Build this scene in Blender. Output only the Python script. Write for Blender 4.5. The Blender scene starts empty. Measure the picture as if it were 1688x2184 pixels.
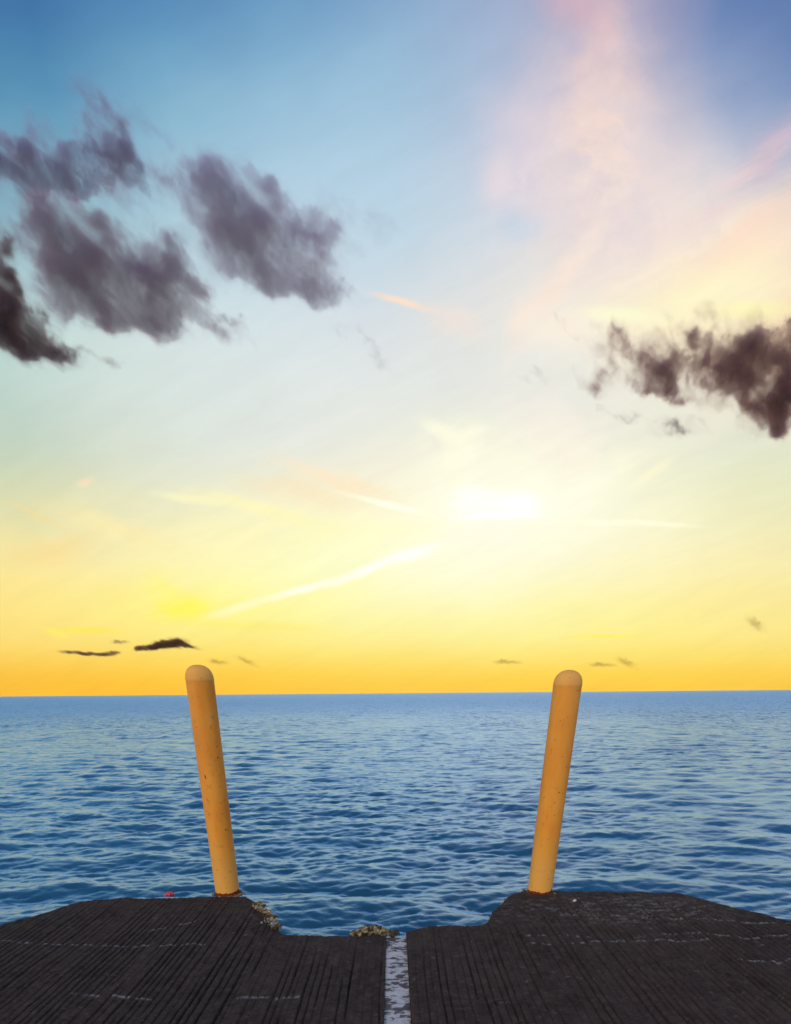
import bpy, bmesh, math, random
import numpy as np
from mathutils import Vector, Matrix, noise as mnoise

R = math.radians
scn = bpy.context.scene
COL = scn.collection
random.seed(7)
rng = np.random.default_rng(11)

# ------------------------------------------------------------------ camera
PITCH, ROLL, FPX, PPY, EYE = 31.4, 0.475, 1300.0, 2272.0, 1.5    # frame 1688 x 2184
cam_d = bpy.data.cameras.new('camera'); cam = bpy.data.objects.new('camera', cam_d)
COL.objects.link(cam); scn.camera = cam
cam_d.sensor_fit = 'VERTICAL'; cam_d.sensor_height = 36.0; cam_d.sensor_width = 36.0
cam_d.lens = 36.0 * FPX / 2184
cam_d.shift_y = (PPY - 1092) / 2184
cam_d.clip_start = 0.05; cam_d.clip_end = 120000
cam.location = (0, 0, EYE)
MR = Matrix.Rotation(R(90 - PITCH), 3, 'X') @ Matrix.Rotation(R(-ROLL), 3, 'Z')
cam.rotation_euler = MR.to_euler()
CM = np.array(MR)

def ray(px, py):
    """direction of a picture point (frame 1688 x 2184) in world axes"""
    v = CM @ np.array([(px - 844) / FPX, -(py - PPY) / FPX, -1.0])
    return v / np.linalg.norm(v)
def on_plane(px, py, z=0.0):
    d = ray(px, py); t = (z - EYE) / d[2]
    return d[0] * t, d[1] * t
def at_y(px, py, Y):
    d = ray(px, py); t = Y / d[1]
    return Vector((d[0] * t, Y, EYE + d[2] * t))
def project(d):
    c = CM.T @ np.asarray(d, float)
    return 844 + FPX * c[0] / -c[2], PPY - FPX * c[1] / -c[2]

# ------------------------------------------------------------------ render settings, exposure
scn.view_settings.view_transform = 'Standard'
scn.view_settings.look = 'None'
scn.view_settings.exposure = 0.0
scn.view_settings.gamma = 1.0
scn.cycles.use_denoising = True
scn.cycles.max_bounces = 5
scn.cycles.diffuse_bounces = 3
scn.cycles.glossy_bounces = 3
scn.cycles.volume_bounces = 1
scn.cycles.transparent_max_bounces = 16
scn.cycles.use_adaptive_sampling = True
scn.cycles.adaptive_threshold = 0.015

# ------------------------------------------------------------------ node helpers
class NT:
    def __init__(s, tree): s.t = tree
    def n(s, kind, **kw):
        nd = s.t.nodes.new(kind)
        for k, v in kw.items(): setattr(nd, k, v)
        return nd
    def put(s, sock, v):
        if isinstance(v, bpy.types.NodeSocket): s.t.links.new(v, sock)
        elif v is not None: sock.default_value = v
    def m(s, op, a, b=None, c=None, clamp=False):
        nd = s.n('ShaderNodeMath', operation=op, use_clamp=clamp)
        for i, v in enumerate((a, b, c)): s.put(nd.inputs[i], v)
        return nd.outputs[0]
    def vm(s, op, a, b=None, scale=None):
        nd = s.n('ShaderNodeVectorMath', operation=op)
        s.put(nd.inputs[0], a); s.put(nd.inputs[1], b)
        if scale is not None: s.put(nd.inputs['Scale'], scale)
        return nd.outputs['Value'] if op in ('LENGTH', 'DOT_PRODUCT', 'DISTANCE') else nd.outputs[0]
    def mr(s, v, a, b, c=0.0, d=1.0, kind='SMOOTHSTEP'):
        nd = s.n('ShaderNodeMapRange', interpolation_type=kind)
        s.put(nd.inputs[0], v)
        for i, x in zip((1, 2, 3, 4), (a, b, c, d)): s.put(nd.inputs[i], x)
        return nd.outputs[0]
    def mix(s, f, a, b, blend='MIX', clampf=True):
        nd = s.n('ShaderNodeMix', data_type='RGBA', blend_type=blend)
        nd.clamp_factor = clampf
        s.put(nd.inputs[0], f); s.put(nd.inputs[6], a); s.put(nd.inputs[7], b)
        return nd.outputs[2]
    def noise(s, vec, scale, detail=4.0, rough=0.55, dist=0.0, col=False, lac=2.0):
        nd = s.n('ShaderNodeTexNoise')
        s.put(nd.inputs['Vector'], vec)
        nd.inputs['Scale'].default_value = scale; nd.inputs['Detail'].default_value = detail
        nd.inputs['Roughness'].default_value = rough; nd.inputs['Distortion'].default_value = dist
        nd.inputs['Lacunarity'].default_value = lac
        return nd.outputs['Color'] if col else nd.outputs[0]
    def mapping(s, vec, loc=(0, 0, 0), rot=(0, 0, 0), sc=(1, 1, 1), kind='TEXTURE'):
        nd = s.n('ShaderNodeMapping', vector_type=kind)
        s.put(nd.inputs['Vector'], vec)
        nd.inputs['Location'].default_value = loc; nd.inputs['Rotation'].default_value = rot
        nd.inputs['Scale'].default_value = sc
        return nd.outputs[0]
    def xyz(s, v):
        nd = s.n('ShaderNodeSeparateXYZ'); s.put(nd.inputs[0], v); return nd.outputs
    def comb(s, x, y, z):
        nd = s.n('ShaderNodeCombineXYZ')
        for i, v in enumerate((x, y, z)): s.put(nd.inputs[i], v)
        return nd.outputs[0]

def lin(c):
    return tuple(((x / 255) / 12.92 if x / 255 <= 0.04045 else ((x / 255 + 0.055) / 1.055) ** 2.4) for x in c)
def lin4(c): return lin(c) + (1.0,)

# ------------------------------------------------------------------ sky (world)
SKY_Y = [0, 100, 200, 300, 400, 500, 600, 700, 800, 900, 1000, 1100, 1200, 1300, 1350, 1400, 1440, 1477]
SKY_X = [0, 211, 422, 633, 844, 1055, 1266, 1477, 1688]
SKY = [
 [(64,110,163),(70,120,171),(84,135,182),(104,150,192),(130,163,202),(150,170,205),(182,170,193),(108,135,185),(83,113,168)],
 [(68,122,170),(80,138,182),(105,160,199),(132,178,210),(150,188,215),(166,186,213),(198,182,196),(134,155,196),(92,124,176)],
 [(70,133,174),(95,158,192),(135,182,209),(155,194,219),(166,199,222),(180,195,218),(205,190,203),(165,177,207),(108,145,190)],
 [(84,145,178),(125,175,200),(160,197,216),(171,204,225),(177,206,227),(196,205,222),(221,205,209),(190,197,217),(168,178,205)],
 [(118,167,188),(160,197,210),(177,209,225),(181,209,227),(184,211,229),(205,213,225),(225,213,214),(205,209,221),(215,202,209)],
 [(140,182,194),(172,207,216),(187,214,226),(192,216,229),(193,216,229),(205,218,228),(222,219,223),(224,215,215),(237,214,203)],
 [(165,200,204),(190,216,221),(199,221,229),(206,221,229),(209,221,229),(224,224,224),(241,228,216),(251,233,210),(253,228,200)],
 [(186,213,213),(205,223,221),(211,226,229),(216,227,231),(223,227,229),(231,230,225),(249,242,224),(255,250,205),(255,228,165)],
 [(191,215,206),(209,225,219),(218,229,227),(223,231,231),(225,231,231),(227,230,227),(233,233,226),(241,234,217),(238,224,200)],
 [(189,209,196),(211,221,210),(221,229,221),(227,232,227),(233,235,224),(239,239,223),(239,237,223),(233,235,219),(226,229,211)],
 [(200,213,184),(216,223,202),(228,232,216),(239,237,216),(248,241,217),(254,251,224),(249,247,223),(239,239,207),(226,229,192)],
 [(222,219,167),(236,229,180),(248,241,192),(253,246,198),(255,251,212),(255,255,238),(255,252,221),(246,242,201),(236,231,180)],
 [(250,228,147),(255,238,162),(255,246,177),(255,254,187),(255,254,210),(255,252,214),(255,248,201),(251,241,182),(248,233,162)],
 [(253,220,117),(255,232,127),(255,243,120),(255,244,148),(255,243,165),(255,243,168),(255,239,152),(253,233,142),(252,226,127)],
 [(253,211,94),(254,219,99),(255,228,110),(255,231,118),(255,232,127),(255,234,132),(255,231,118),(254,226,112),(252,219,107)],
 [(252,198,65),(253,204,68),(254,211,74),(255,216,82),(255,218,89),(255,219,92),(255,216,84),(254,213,80),(252,209,80)],
 [(252,190,57),(253,194,57),(254,201,62),(255,206,69),(255,208,76),(255,208,74),(255,208,71),(254,206,70),(252,201,71)],
 [(255,188,57),(255,190,55),(255,192,58),(255,198,66),(255,201,72),(255,201,70),(255,202,68),(255,202,68),(250,196,70)],
]
ADJ = {1100: (0, 1, 4), 1200: (1, 2, 9), 1300: (1, 6, 16), 1350: (1, 12, 32), 1400: (1, 12, 28), 1440: (1, 5, 9), 1477: (0, 3, 5)}
SKYA = np.array([[lin([min(255, v + a) for v, a in zip(c, ADJ.get(yy, (0, 0, 0)))]) for c in row] for yy, row in zip(SKY_Y, SKY)])
def sky_table(px, py):
    px = min(max(px, 0), 1688); py = min(max(py, 0), 1477)
    j = min(int(np.searchsorted(SKY_X, px, 'right')) - 1, 7); i = min(int(np.searchsorted(SKY_Y, py, 'right')) - 1, 16)
    a = (px - SKY_X[j]) / (SKY_X[j + 1] - SKY_X[j]); b = (py - SKY_Y[i]) / (SKY_Y[i + 1] - SKY_Y[i])
    return ((1 - b) * ((1 - a) * SKYA[i, j] + a * SKYA[i, j + 1]) + b * ((1 - a) * SKYA[i + 1, j] + a * SKYA[i + 1, j + 1]))

SUN_AZ, SUN_EL = 207.0, 30.0      # direction the light comes from, degrees clockwise from +Y (behind the viewer, to the left)
world = bpy.data.worlds.new('World'); scn.world = world; world.use_nodes = True
wt = world.node_tree; wt.nodes.clear(); W = NT(wt)
tc = W.n('ShaderNodeTexCoord')
D = W.vm('NORMALIZE', tc.outputs['Generated'])
dx, dy, dz = W.xyz(D)
wn = W.noise(W.mapping(D, sc=(1, 1, 0.35)), 5.0, 3, 0.5, col=True)
wv = W.vm('SCALE', W.vm('SUBTRACT', wn, (0.5, 0.5, 0.5)), scale=0.045)
Dw = W.vm('ADD', D, wv)
wx, wy, wz = W.xyz(Dw)
az = W.m('ARCTAN2', wx, wy)                  # 0 ahead, + to the right
el = W.m('ARCSINE', wz, clamp=False)
el_far = W.m('ARCSINE', dz)
elm = W.m('ADD', W.m('MULTIPLY', el, W.mr(dz, 0.0, 0.12)), W.m('MULTIPLY', el_far, W.mr(dz, 0.0, 0.12, 1.0, 0.0)))
fac = W.m('DIVIDE', elm, R(33.0), clamp=True)
NC, NS = 13, 26
cols = []
for j in range(NC):
    a = R(-36 + 72 * j / (NC - 1))
    cr = W.n('ShaderNodeValToRGB'); cr.color_ramp.interpolation = 'B_SPLINE'
    W.put(cr.inputs[0], fac)
    els = cr.color_ramp.elements
    for k in range(NS):
        p = (k / (NS - 1)) ** 1.35
        e = R(33.0) * p
        d = np.array([math.sin(a) * math.cos(e), math.cos(a) * math.cos(e), math.sin(e)])
        c = sky_table(*project(d))
        if k < 2: el_ = els[k]; el_.position = p
        else: el_ = els.new(p)
        el_.color = (*c, 1)
    cols.append(cr.outputs[0])
sky = cols[0]
for j in range(1, NC):
    a0 = R(-36 + 72 * (j - 1) / (NC - 1)); a1 = R(-36 + 72 * j / (NC - 1))
    sky = W.mix(W.mr(az, a0, a1, kind='LINEAR'), sky, cols[j])
# thin luminous cirrus: soft streaks laid out in the direction plane (x/y, z/y)
gx = W.m('DIVIDE', dx, W.m('MAXIMUM', dy, 0.05)); gz = W.m('DIVIDE', dz, W.m('MAXIMUM', dy, 0.05))
P = W.comb(gx, gz, 0.0)
n1 = W.noise(W.mapping(P, rot=(0, 0, R(-12)), sc=(1.0, 0.45, 1)), 7.0, 6, 0.6, col=True)
Pw = W.vm('ADD', P, W.vm('MULTIPLY', W.vm('SUBTRACT', n1, (0.5, 0.5, 0.5)), (0.10, 0.05, 0.0)))
n1b = W.noise(P, 16.0, 6, 0.62, col=True)
Pf = W.vm('ADD', P, W.vm('MULTIPLY', W.vm('SUBTRACT', n1b, (0.5, 0.5, 0.5)), (0.022, 0.009, 0.0)))
streak = W.noise(W.mapping(P, rot=(0, 0, R(18)), sc=(1.0, 0.16, 1)), 9.0, 7, 0.62)
streak2 = W.noise(W.mapping(P, rot=(0, 0, R(62)), sc=(1.0, 0.3, 1)), 8.0, 7, 0.6)
def gp(px, py):
    d = ray(px, py); return d[0] / d[1], d[2] / d[1]
def feat(base, px, py, rx, ry, ang, col, k, tex=None, fine=False, tex_lo=0.35, tex_hi=0.62, inner=0.0):
    c = gp(px, py); s = gp(px + 10, py); u = gp(px, py - 10)
    sx = abs(s[0] - c[0]) / 10; sy = abs(u[1] - c[1]) / 10
    sc = (sx + sy) / 2
    v = W.mapping(Pf if fine else Pw, loc=(c[0], c[1], 0), rot=(0, 0, R(ang)), sc=(rx * sc, ry * sc, 1))
    f = W.mr(W.vm('LENGTH', v), inner, 1.0, k, 0.0)
    if tex is not None: f = W.m('MULTIPLY', f, W.mr(tex, tex_lo, tex_hi))
    return W.mix(f, base, lin4(col) if max(col) > 3 else (*col, 1))
mott = W.noise(W.vm('ADD', P, W.vm('SCALE', W.vm('SUBTRACT', n1b, (0.5, 0.5, 0.5)), scale=0.05)), 13.0, 7, 0.62)
mott2 = W.noise(W.mapping(Pw, rot=(0, 0, R(-20)), sc=(1, .5, 1)), 11.0, 7, 0.64)
F = [
 # pink veil, upper right
 (1225, 20, 190, 90, -35, (220,178,188), .6, None, False), (1275, 130, 60, 190, 0, (226,188,190), .55, None, False),
 (1300, 300, 170, 220, 5, (238,212,206), .85, None, False), (1160, 320, 230, 210, 0, (222,210,222), .8, None, False),
 (1330, 420, 330, 220, 20, (240,223,219), .85, None, False), (1062, 385, 80, 75, -20, (232,219,225), .8, None, True), (1110, 492, 95, 45, -10, (190,212,232), .5, None, False),
 (1265, 370, 170, 130, 0, (244,228,216), .85, streak2, False), (1275, 270, 100, 110, 0, (232,210,206), .6, None, False),
 (1300, 310, 110, 140, 10, (248,222,206), .55, streak2, True),
 (1270, 300, 230, 300, 8, (250,224,210), .45, mott, False), (1290, 330, 230, 280, 8, (196,198,222), .40, mott2, True), (1120, 380, 90, 70, 0, (240,226,228), .7, mott, True), (1480, 560, 260, 90, 28, (255,244,226), .8, mott2, True), (1400, 520, 330, 150, 22, (255,238,220), .5, mott, False),
 # cream fans to the right
 (1400, 600, 260, 60, 22, (255,240,214), .8, streak, True), (1480, 690, 220, 30, 0, (255,250,200), .8, streak, True),
 (1560, 390, 330, 60, 27, (236,212,212), .8, streak, False), (1660, 300, 160, 60, 27, (205,184,200), .6, None, False),
 (1560, 570, 400, 140, 24, (255,230,202), .95, None, False), (1220, 575, 170, 40, 45, (250,232,218), .7, None, False),
 (1150, 670, 170, 60, 40, (252,232,216), .7, None, False), (1500, 630, 400, 85, 8, (255,247,205), .95, None, False), (1600, 480, 260, 60, 30, (252,220,200), .6, streak, False),
 (1330, 672, 170, 22, -3, (255,255,215), .9, None, True), (1600, 662, 170, 26, 0, (255,250,185), .8, None, True),
 (1200, 720, 140, 60, 0, (254,240,222), .7, None, False),
 (860, 645, 125, 11, -12, (255,226,198), 1.0, None, True), (950, 680, 140, 40, -20, (246,228,216), .6, None, False),
 # centre
 (955, 925, 110, 26, -18, (255,253,226), .95, None, True), (990, 925, 80, 14, 12, (255,253,226), .9, None, True),
 (985, 1000, 90, 110, -20, (255,252,226), .7, streak, False), (1250, 1000, 60, 90, 0, (255,250,228), .6, None, False),
 (1390, 1010, 75, 16, 28, (255,250,215), .9, None, True), (1200, 960, 200, 110, -30, (254,240,224), .5, streak2, False),
 (720, 1015, 210, 22, -12, (255,234,200), .9, None, False), (660, 1045, 240, 40, -8, (253,228,186), .5, None, False),
 (560, 1085, 260, 24, -11, (255,249,190), .9, None, True), (420, 1065, 150, 14, -8, (255,250,196), .8, None, True),
 (250, 1130, 260, 40, -14, (255,236,170), .6, None, True), (180, 1028, 40, 12, 14, (250,225,190), .8, None, True),
 (90, 1105, 110, 12, -22, (244,222,160), .7, None, True),
 (700, 1130, 420, 60, 0, (255,250,190), .6, streak, False),
 (1120, 985, 330, 110, -6, (255,252,228), .6, mott2, False), (1300, 1010, 200, 60, 18, (255,252,222), .6, mott, False), (960, 960, 130, 90, -30, (255,253,224), .7, mott, True), (1150, 880, 260, 70, -20, (250,240,232), .45, mott2, False), (1230, 1050, 140, 50, 25, (255,254,232), .6, None, True),
 (400, 1150, 460, 120, -6, (255,246,186), .4, mott2, False),
 # hot core, the long thin trail and the swoosh
 (1060, 1090, 420, 190, 0, (1.02,1.0,.80), .7, None, False), (1050, 1080, 190, 46, 0, (1.06,1.05,.96), .95, None, True),
 (1105, 1075, 90, 36, 0, (1.08,1.07,1.03), 1.0, None, True), (1005, 1062, 70, 36, 0, (1.08,1.07,1.0), .9, None, True),
 (1060, 1100, 170, 9, 0, (1.15,1.13,1.05), 1.0, None, True),
 (840, 1078, 170, 9, -11, (1.1,1.08,.86), 1.0, None, True), (1330, 1115, 260, 8, -2, (1.05,1.03,.78), .95, None, True),
 (880, 1180, 110, 19, 13, (1.12,1.1,.98), 1.0, None, True), (780, 1216, 150, 14, 17, (1.12,1.1,.95), 1.0, None, True),
 (650, 1256, 160, 12, 13, (1.08,1.05,.9), 1.0, None, True), (520, 1292, 170, 14, 12, (1.05,.98,.55), .9, None, True),
 (400, 1298, 100, 42, 0, (1.0,.95,.07), .8, None, False), (360, 1268, 100, 36, -24, (1.0,.94,.2), .6, None, False),
 (770, 1170, 330, 60, 16, (1.0,1.0,.62), .6, None, False),
 (190, 1346, 130, 9, 0, (1.0,.84,.09), .8, None, True), (120, 1350, 50, 12, -14, (1.0,.86,.16), .9, None, True),
 (1290, 1358, 130, 6, 1, (1.0,.88,.12), .8, None, True), (540, 1335, 260, 16, -3, (1.0,.85,.16), .45, None, True),
 (120, 1170, 160, 40, 8, (254,222,150), .6, None, False),
]
for px, py, rx, ry, ang, col, k, tex, fine in F:
    sky = feat(sky, px, py, rx, ry, ang, col, k, tex, fine)
# faint cirrus grain everywhere
gr = W.m('ADD', W.mr(streak, 0.25, 0.75, 0.965, 1.03, 'LINEAR'), W.mr(n1b, 0.2, 0.8, -0.012, 0.012, 'LINEAR'))
sky = W.vm('SCALE', sky, scale=gr)
# the rest of the sphere: blue overhead, pale dusk behind the viewer
sky = W.mix(W.mr(dz, 0.50, 0.80), sky, lin4((74, 118, 172)))
nish = W.n('ShaderNodeTexSky', sky_type='NISHITA'); nish.sun_disc = False
nish.sun_elevation = R(SUN_EL); nish.sun_rotation = R(SUN_AZ)
backg = W.n('ShaderNodeValToRGB'); W.put(backg.inputs[0], dz)
be = backg.color_ramp.elements
be[0].position = 0.0; be[0].color = lin4((205, 190, 185)); be[1].position = 0.75; be[1].color = lin4((84, 124, 174))
x = be.new(0.25); x.color = lin4((170, 185, 205))
back = W.mix(1.0, backg.outputs[0], W.vm('SCALE', nish.outputs[0], scale=0.03), 'ADD')
sky = W.mix(W.mr(dy, 0.62, 0.05), sky, back)
bg = W.n('ShaderNodeBackground'); W.put(bg.inputs[0], sky); bg.inputs[1].default_value = 1.0
wo = W.n('ShaderNodeOutputWorld'); wt.links.new(bg.outputs[0], wo.inputs[0])
world.cycles.sampling_method = 'MANUAL'; world.cycles.sample_map_resolution = 512

# ------------------------------------------------------------------ sun
sd = bpy.data.lights.new('sun', 'SUN'); sun = bpy.data.objects.new('sun', sd); COL.objects.link(sun)
sd.energy = 1.1; sd.angle = R(24); sd.color = (1.0, 0.86, 0.68)
sv = Vector((math.sin(R(SUN_AZ)) * math.cos(R(SUN_EL)), math.cos(R(SUN_AZ)) * math.cos(R(SUN_EL)), math.sin(R(SUN_EL))))
sun.rotation_euler = (sv).to_track_quat('Z', 'Y').to_euler(); sun.location = sv * 50

# ------------------------------------------------------------------ helpers for meshes
def new_mat(name):
    m = bpy.data.materials.new(name); m.use_nodes = True
    m.node_tree.nodes.clear(); return m, NT(m.node_tree)
def surf(N, shader):
    o = N.n('ShaderNodeOutputMaterial'); N.t.links.new(shader, o.inputs['Surface']); return o
def principled(N, col, rough=0.7, spec=0.5, bump=None, metal=0.0, **kw):
    p = N.n('ShaderNodeBsdfPrincipled')
    N.put(p.inputs['Base Color'], col); N.put(p.inputs['Roughness'], rough); N.put(p.inputs['Specular IOR Level'], spec)
    N.put(p.inputs['Metallic'], metal)
    if bump is not None: N.put(p.inputs['Normal'], bump)
    for k, v in kw.items(): N.put(p.inputs[k.replace('_', ' ')], v)
    return p.outputs[0]
def bump(N, h, dist, strength=1.0, normal=None):
    b = N.n('ShaderNodeBump'); N.put(b.inputs['Height'], h); b.inputs['Distance'].default_value = dist
    N.put(b.inputs['Strength'], strength)
    if normal is not None: N.put(b.inputs['Normal'], normal)
    return b.outputs[0]
def link(name, me, mat, parent=None, smooth=True):
    o = bpy.data.objects.new(name, me); COL.objects.link(o)
    if mat is not None: me.materials.append(mat)
    if smooth: me.polygons.foreach_set('use_smooth', np.ones(len(me.polygons), bool))
    if parent is not None: o.parent = parent
    return o
def tag(o, label=None, cat=None, group=None, kind=None):
    for k, v in (('label', label), ('category', cat), ('group', group), ('kind', kind)):
        if v: o[k] = v
    return o
def grid_mesh(name, X, Y, Z, wrap=False, flip=False):
    """quads over 2-D arrays of vertex positions"""
    n, m = X.shape
    co = np.stack([X, Y, Z], -1).reshape(-1, 3).astype(np.float32)
    idx = np.arange(n * m).reshape(n, m)
    if wrap: idx = np.concatenate([idx, idx[:, :1]], 1)
    q = np.stack([idx[:-1, :-1], idx[:-1, 1:], idx[1:, 1:], idx[1:, :-1]], -1).reshape(-1, 4)
    if flip: q = q[:, ::-1]
    me = bpy.data.meshes.new(name)
    me.vertices.add(len(co)); me.vertices.foreach_set('co', co.ravel())
    me.loops.add(q.size); me.loops.foreach_set('vertex_index', q.ravel().astype(np.int32))
    me.polygons.add(len(q)); me.polygons.foreach_set('loop_start', (np.arange(len(q)) * 4).astype(np.int32))
    me.polygons.foreach_set('loop_total', np.full(len(q), 4, np.int32))
    me.update(calc_edges=True)
    return me
def vnoise(x, y, seed=0):
    """smooth value noise in -1..1"""
    x = np.asarray(x, float); y = np.asarray(y, float)
    xi = np.floor(x).astype(np.int64); yi = np.floor(y).astype(np.int64)
    fx = x - xi; fy = y - yi; fx = fx * fx * (3 - 2 * fx); fy = fy * fy * (3 - 2 * fy)
    def h(a, b):
        n = (a * 374761393 + b * 668265263 + seed * 974634777) & 0xFFFFFFFF
        n = ((n ^ (n >> 13)) * 1274126177) & 0xFFFFFFFF
        n = n ^ (n >> 16)
        return (n & 0xFFFFFF) / 8388607.5 - 1
    return (h(xi, yi) * (1 - fx) + h(xi + 1, yi) * fx) * (1 - fy) + (h(xi, yi + 1) * (1 - fx) + h(xi + 1, yi + 1) * fx) * fy
def fbm(x, y, seed, oct=4, g=0.5):
    s = 0; a = 1
    for k in range(oct): s = s + a * vnoise(x * 2 ** k, y * 2 ** k, seed + k * 17); a *= g
    return s
def sstep(x, a, b):
    t = np.clip((x - a) / (b - a), 0, 1); return t * t * (3 - 2 * t)

# ------------------------------------------------------------------ sea
SEA_Z = -1.45
def ocean(N, L, peak, lo, hi, wind, spread, seed):
    r = np.random.default_rng(seed)
    k1 = 2 * np.pi * np.fft.fftfreq(N, L / N)
    kx, ky = np.meshgrid(k1, k1, indexing='ij'); k = np.hypot(kx, ky); k[0, 0] = 1e9
    lam = 2 * np.pi / k
    S = np.exp(-1.25 * (lam / peak) ** 2) / k ** 3.55
    th = np.arctan2(ky, kx) - wind
    S = S * (np.abs(np.cos(th)) ** spread + 0.05)
    S = S * ((lam > lo) & (lam < hi))
    h = (r.normal(size=(N, N)) + 1j * r.normal(size=(N, N))) * np.sqrt(S)
    H = np.fft.ifft2(h).real
    DX = np.fft.ifft2(-1j * kx / k * h).real; DY = np.fft.ifft2(-1j * ky / k * h).real
    sl = np.sqrt((np.diff(H, axis=0) ** 2).mean() + (np.diff(H, axis=1) ** 2).mean()) / (L / N)
    return H / sl, DX / sl, DY / sl, L          # unit rms slope
def samp(A, L, x, y):
    N = A.shape[0]; u = (x / L * N) % N; v = (y / L * N) % N
    i = np.floor(u).astype(int); j = np.floor(v).astype(int); a = u - i; b = v - j
    i %= N; j %= N; i1 = (i + 1) % N; j1 = (j + 1) % N
    return (A[i, j] * (1 - a) + A[i1, j] * a) * (1 - b) + (A[i, j1] * (1 - a) + A[i1, j1] * a) * b
r1 = np.exp(np.arange(math.log(2.2), math.log(1500), 0.0044)); r2 = np.geomspace(1510, 60000, 40)
rad = np.concatenate([r1, r2])
a1 = np.linspace(-38, 38, 560); a2 = np.linspace(38, 322, 190)[1:-1]
ang = np.radians(np.concatenate([a1, a2]))
RR, AA = np.meshgrid(rad, ang, indexing='ij')
X = RR * np.sin(AA); Y = RR * np.cos(AA); Z = np.zeros_like(X)
front = 1 - sstep(np.abs(((AA + np.pi) % (2 * np.pi)) - np.pi), R(60), R(110)) * 0.0
big = ocean(512, 61.0, 2.3, 0.9, 14, R(84), 6, 3)
mid = ocean(768, 23.0, 0.62, 0.20, 1.4, R(97), 4.5, 5)
sml = ocean(512, 6.7, 0.22, 0.05, 0.36, R(80), 2.5, 9)
ux, uy = X.copy(), Y.copy()
for (H, DXo, DYo, L), s, fade, ch in ((big, 0.125, (500, 1600), 0.8), (mid, 0.19, (200, 900), 0.9), (sml, 0.22, (25, 120), 0.7)):
    w = s * (1 - sstep(RR, *fade))
    patch = 0.75 + 0.35 * fbm(ux * 0.09, uy * 0.05, int(L), 2)
    w = w * patch
    Z += w * samp(H, L, ux, uy)
    X += ch * w * samp(DXo, L, ux, uy); Y += ch * w * samp(DYo, L, ux, uy)
Z += SEA_Z
sea_me = grid_mesh('sea', X, Y, Z, wrap=True)
wm, N = new_mat('sea_water')
geo = N.n('ShaderNodeNewGeometry')
pos = geo.outputs['Position']
dist = N.vm('LENGTH', pos)
b1 = N.noise(N.mapping(pos, sc=(1.6, 1, 1)), 3.2, 5, 0.6)
b2 = N.noise(N.mapping(pos, rot=(0, 0, R(8)), sc=(1.8, 1, 1)), 0.8, 6, 0.62)
nb = bump(N, b1, 0.048, N.mr(dist, 6, 90, 0.5, 1.0))
b3 = N.noise(N.mapping(pos, sc=(1.3, 3.2, 1)), 0.30, 5, 0.7)
nb = bump(N, b3, 1.3, N.mr(dist, 25, 130, 0.0, 1.0), nb)
nb = bump(N, b2, 0.34, N.mr(dist, 60, 300, 0.0, 1.0), nb)
patchn = N.noise(N.mapping(pos, sc=(2.5, 1, 1)), 0.06, 3, 0.5)
body = N.mix(N.mr(patchn, 0.35, 0.65), (0.008, 0.060, 0.096, 1), (0.012, 0.080, 0.128, 1))
sh = principled(N, body, 0.6, 0.0, nb)
pb = sh.node; pb.inputs['IOR'].default_value = 1.333
pb.inputs['Sheen Weight'].default_value = 1.0; pb.inputs['Sheen Roughness'].default_value = 0.3; pb.inputs['Sheen Tint'].default_value = (0.27, 0.62, 1.0, 1)
gl = N.n('ShaderNodeBsdfGlossy'); gl.inputs['Color'].default_value = (0.62, 0.76, 1.0, 1); N.put(gl.inputs['Roughness'], N.mr(dist, 5, 220, 0.16, 0.40)); N.put(gl.inputs['Normal'], nb)
fr = N.n('ShaderNodeFresnel'); fr.inputs['IOR'].default_value = 1.85; N.put(fr.inputs['Normal'], nb)
mx = N.n('ShaderNodeMixShader'); N.put(mx.inputs[0], N.m('MULTIPLY', fr.outputs[0], 0.92)); shn = N.n('ShaderNodeBsdfSheen'); shn.inputs['Color'].default_value = (0.11, 0.35, 0.60, 1); shn.inputs['Roughness'].default_value = 0.35; N.put(shn.inputs['Normal'], nb)
ad = N.n('ShaderNodeAddShader'); N.put(ad.inputs[0], sh); N.put(ad.inputs[1], shn.outputs[0])
N.put(mx.inputs[1], ad.outputs[0]); N.put(mx.inputs[2], gl.outputs[0])
sh = mx.outputs[0]
surf(N, sh)
sea = link('sea', sea_me, wm); tag(sea, kind='structure', label='rippled blue sea reaching the level horizon')

# ------------------------------------------------------------------ jetty deck
EDGE = [(-260,2060),(-130,2010),(0,1972),(36,1962),(70,1954),(108,1942),(154,1926),(192,1919),(276,1913),(310,1915.5),(341,1913),(405,1911),(432,1911),(500,1909.5),
 (523.6,1910),(536,1915.5),(547.6,1923),(557,1935),(570.5,1944.6),(584,1960),(590,1976),(600.6,1987.5),(620,1991.6),(700,1994),(760,1992),(842,1994),(877,1993),
 (898,1985),(921,1981),(1013,1983),(1034,1977.5),(1045,1966),(1050,1955),(1069,1936),(1082,1921.6),(1093,1913.5),(1115,1908),(1150,1906.5),(1189,1907),(1205,1909),(1237,1907),
 (1253,1910),(1283,1908),(1343,1909),(1446,1912.6),(1487,1922.6),(1537,1936),(1595,1951.5),(1643,1963.5),(1688,1974),(1810,2010),(1950,2065)]
E = np.array([on_plane(*p) for p in EDGE])
print('deck edge x range', E[0], E[-1], 'posts', on_plane(485, 1909), on_plane(1152, 1906.5))
BACK = -9.0
def edge_y(x): return np.interp(x, E[:, 0], E[:, 1])
chL0, chR0 = on_plane(817, 2184)[0], on_plane(871, 2184)[0]
chL1, chR1 = on_plane(826, 2010)[0], on_plane(871, 2010)[0]
CHL, CHR = (chL0 + chL1) / 2, (chR0 + chR1) / 2
print('channel', chL0, chL1, chR0, chR1)
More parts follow.
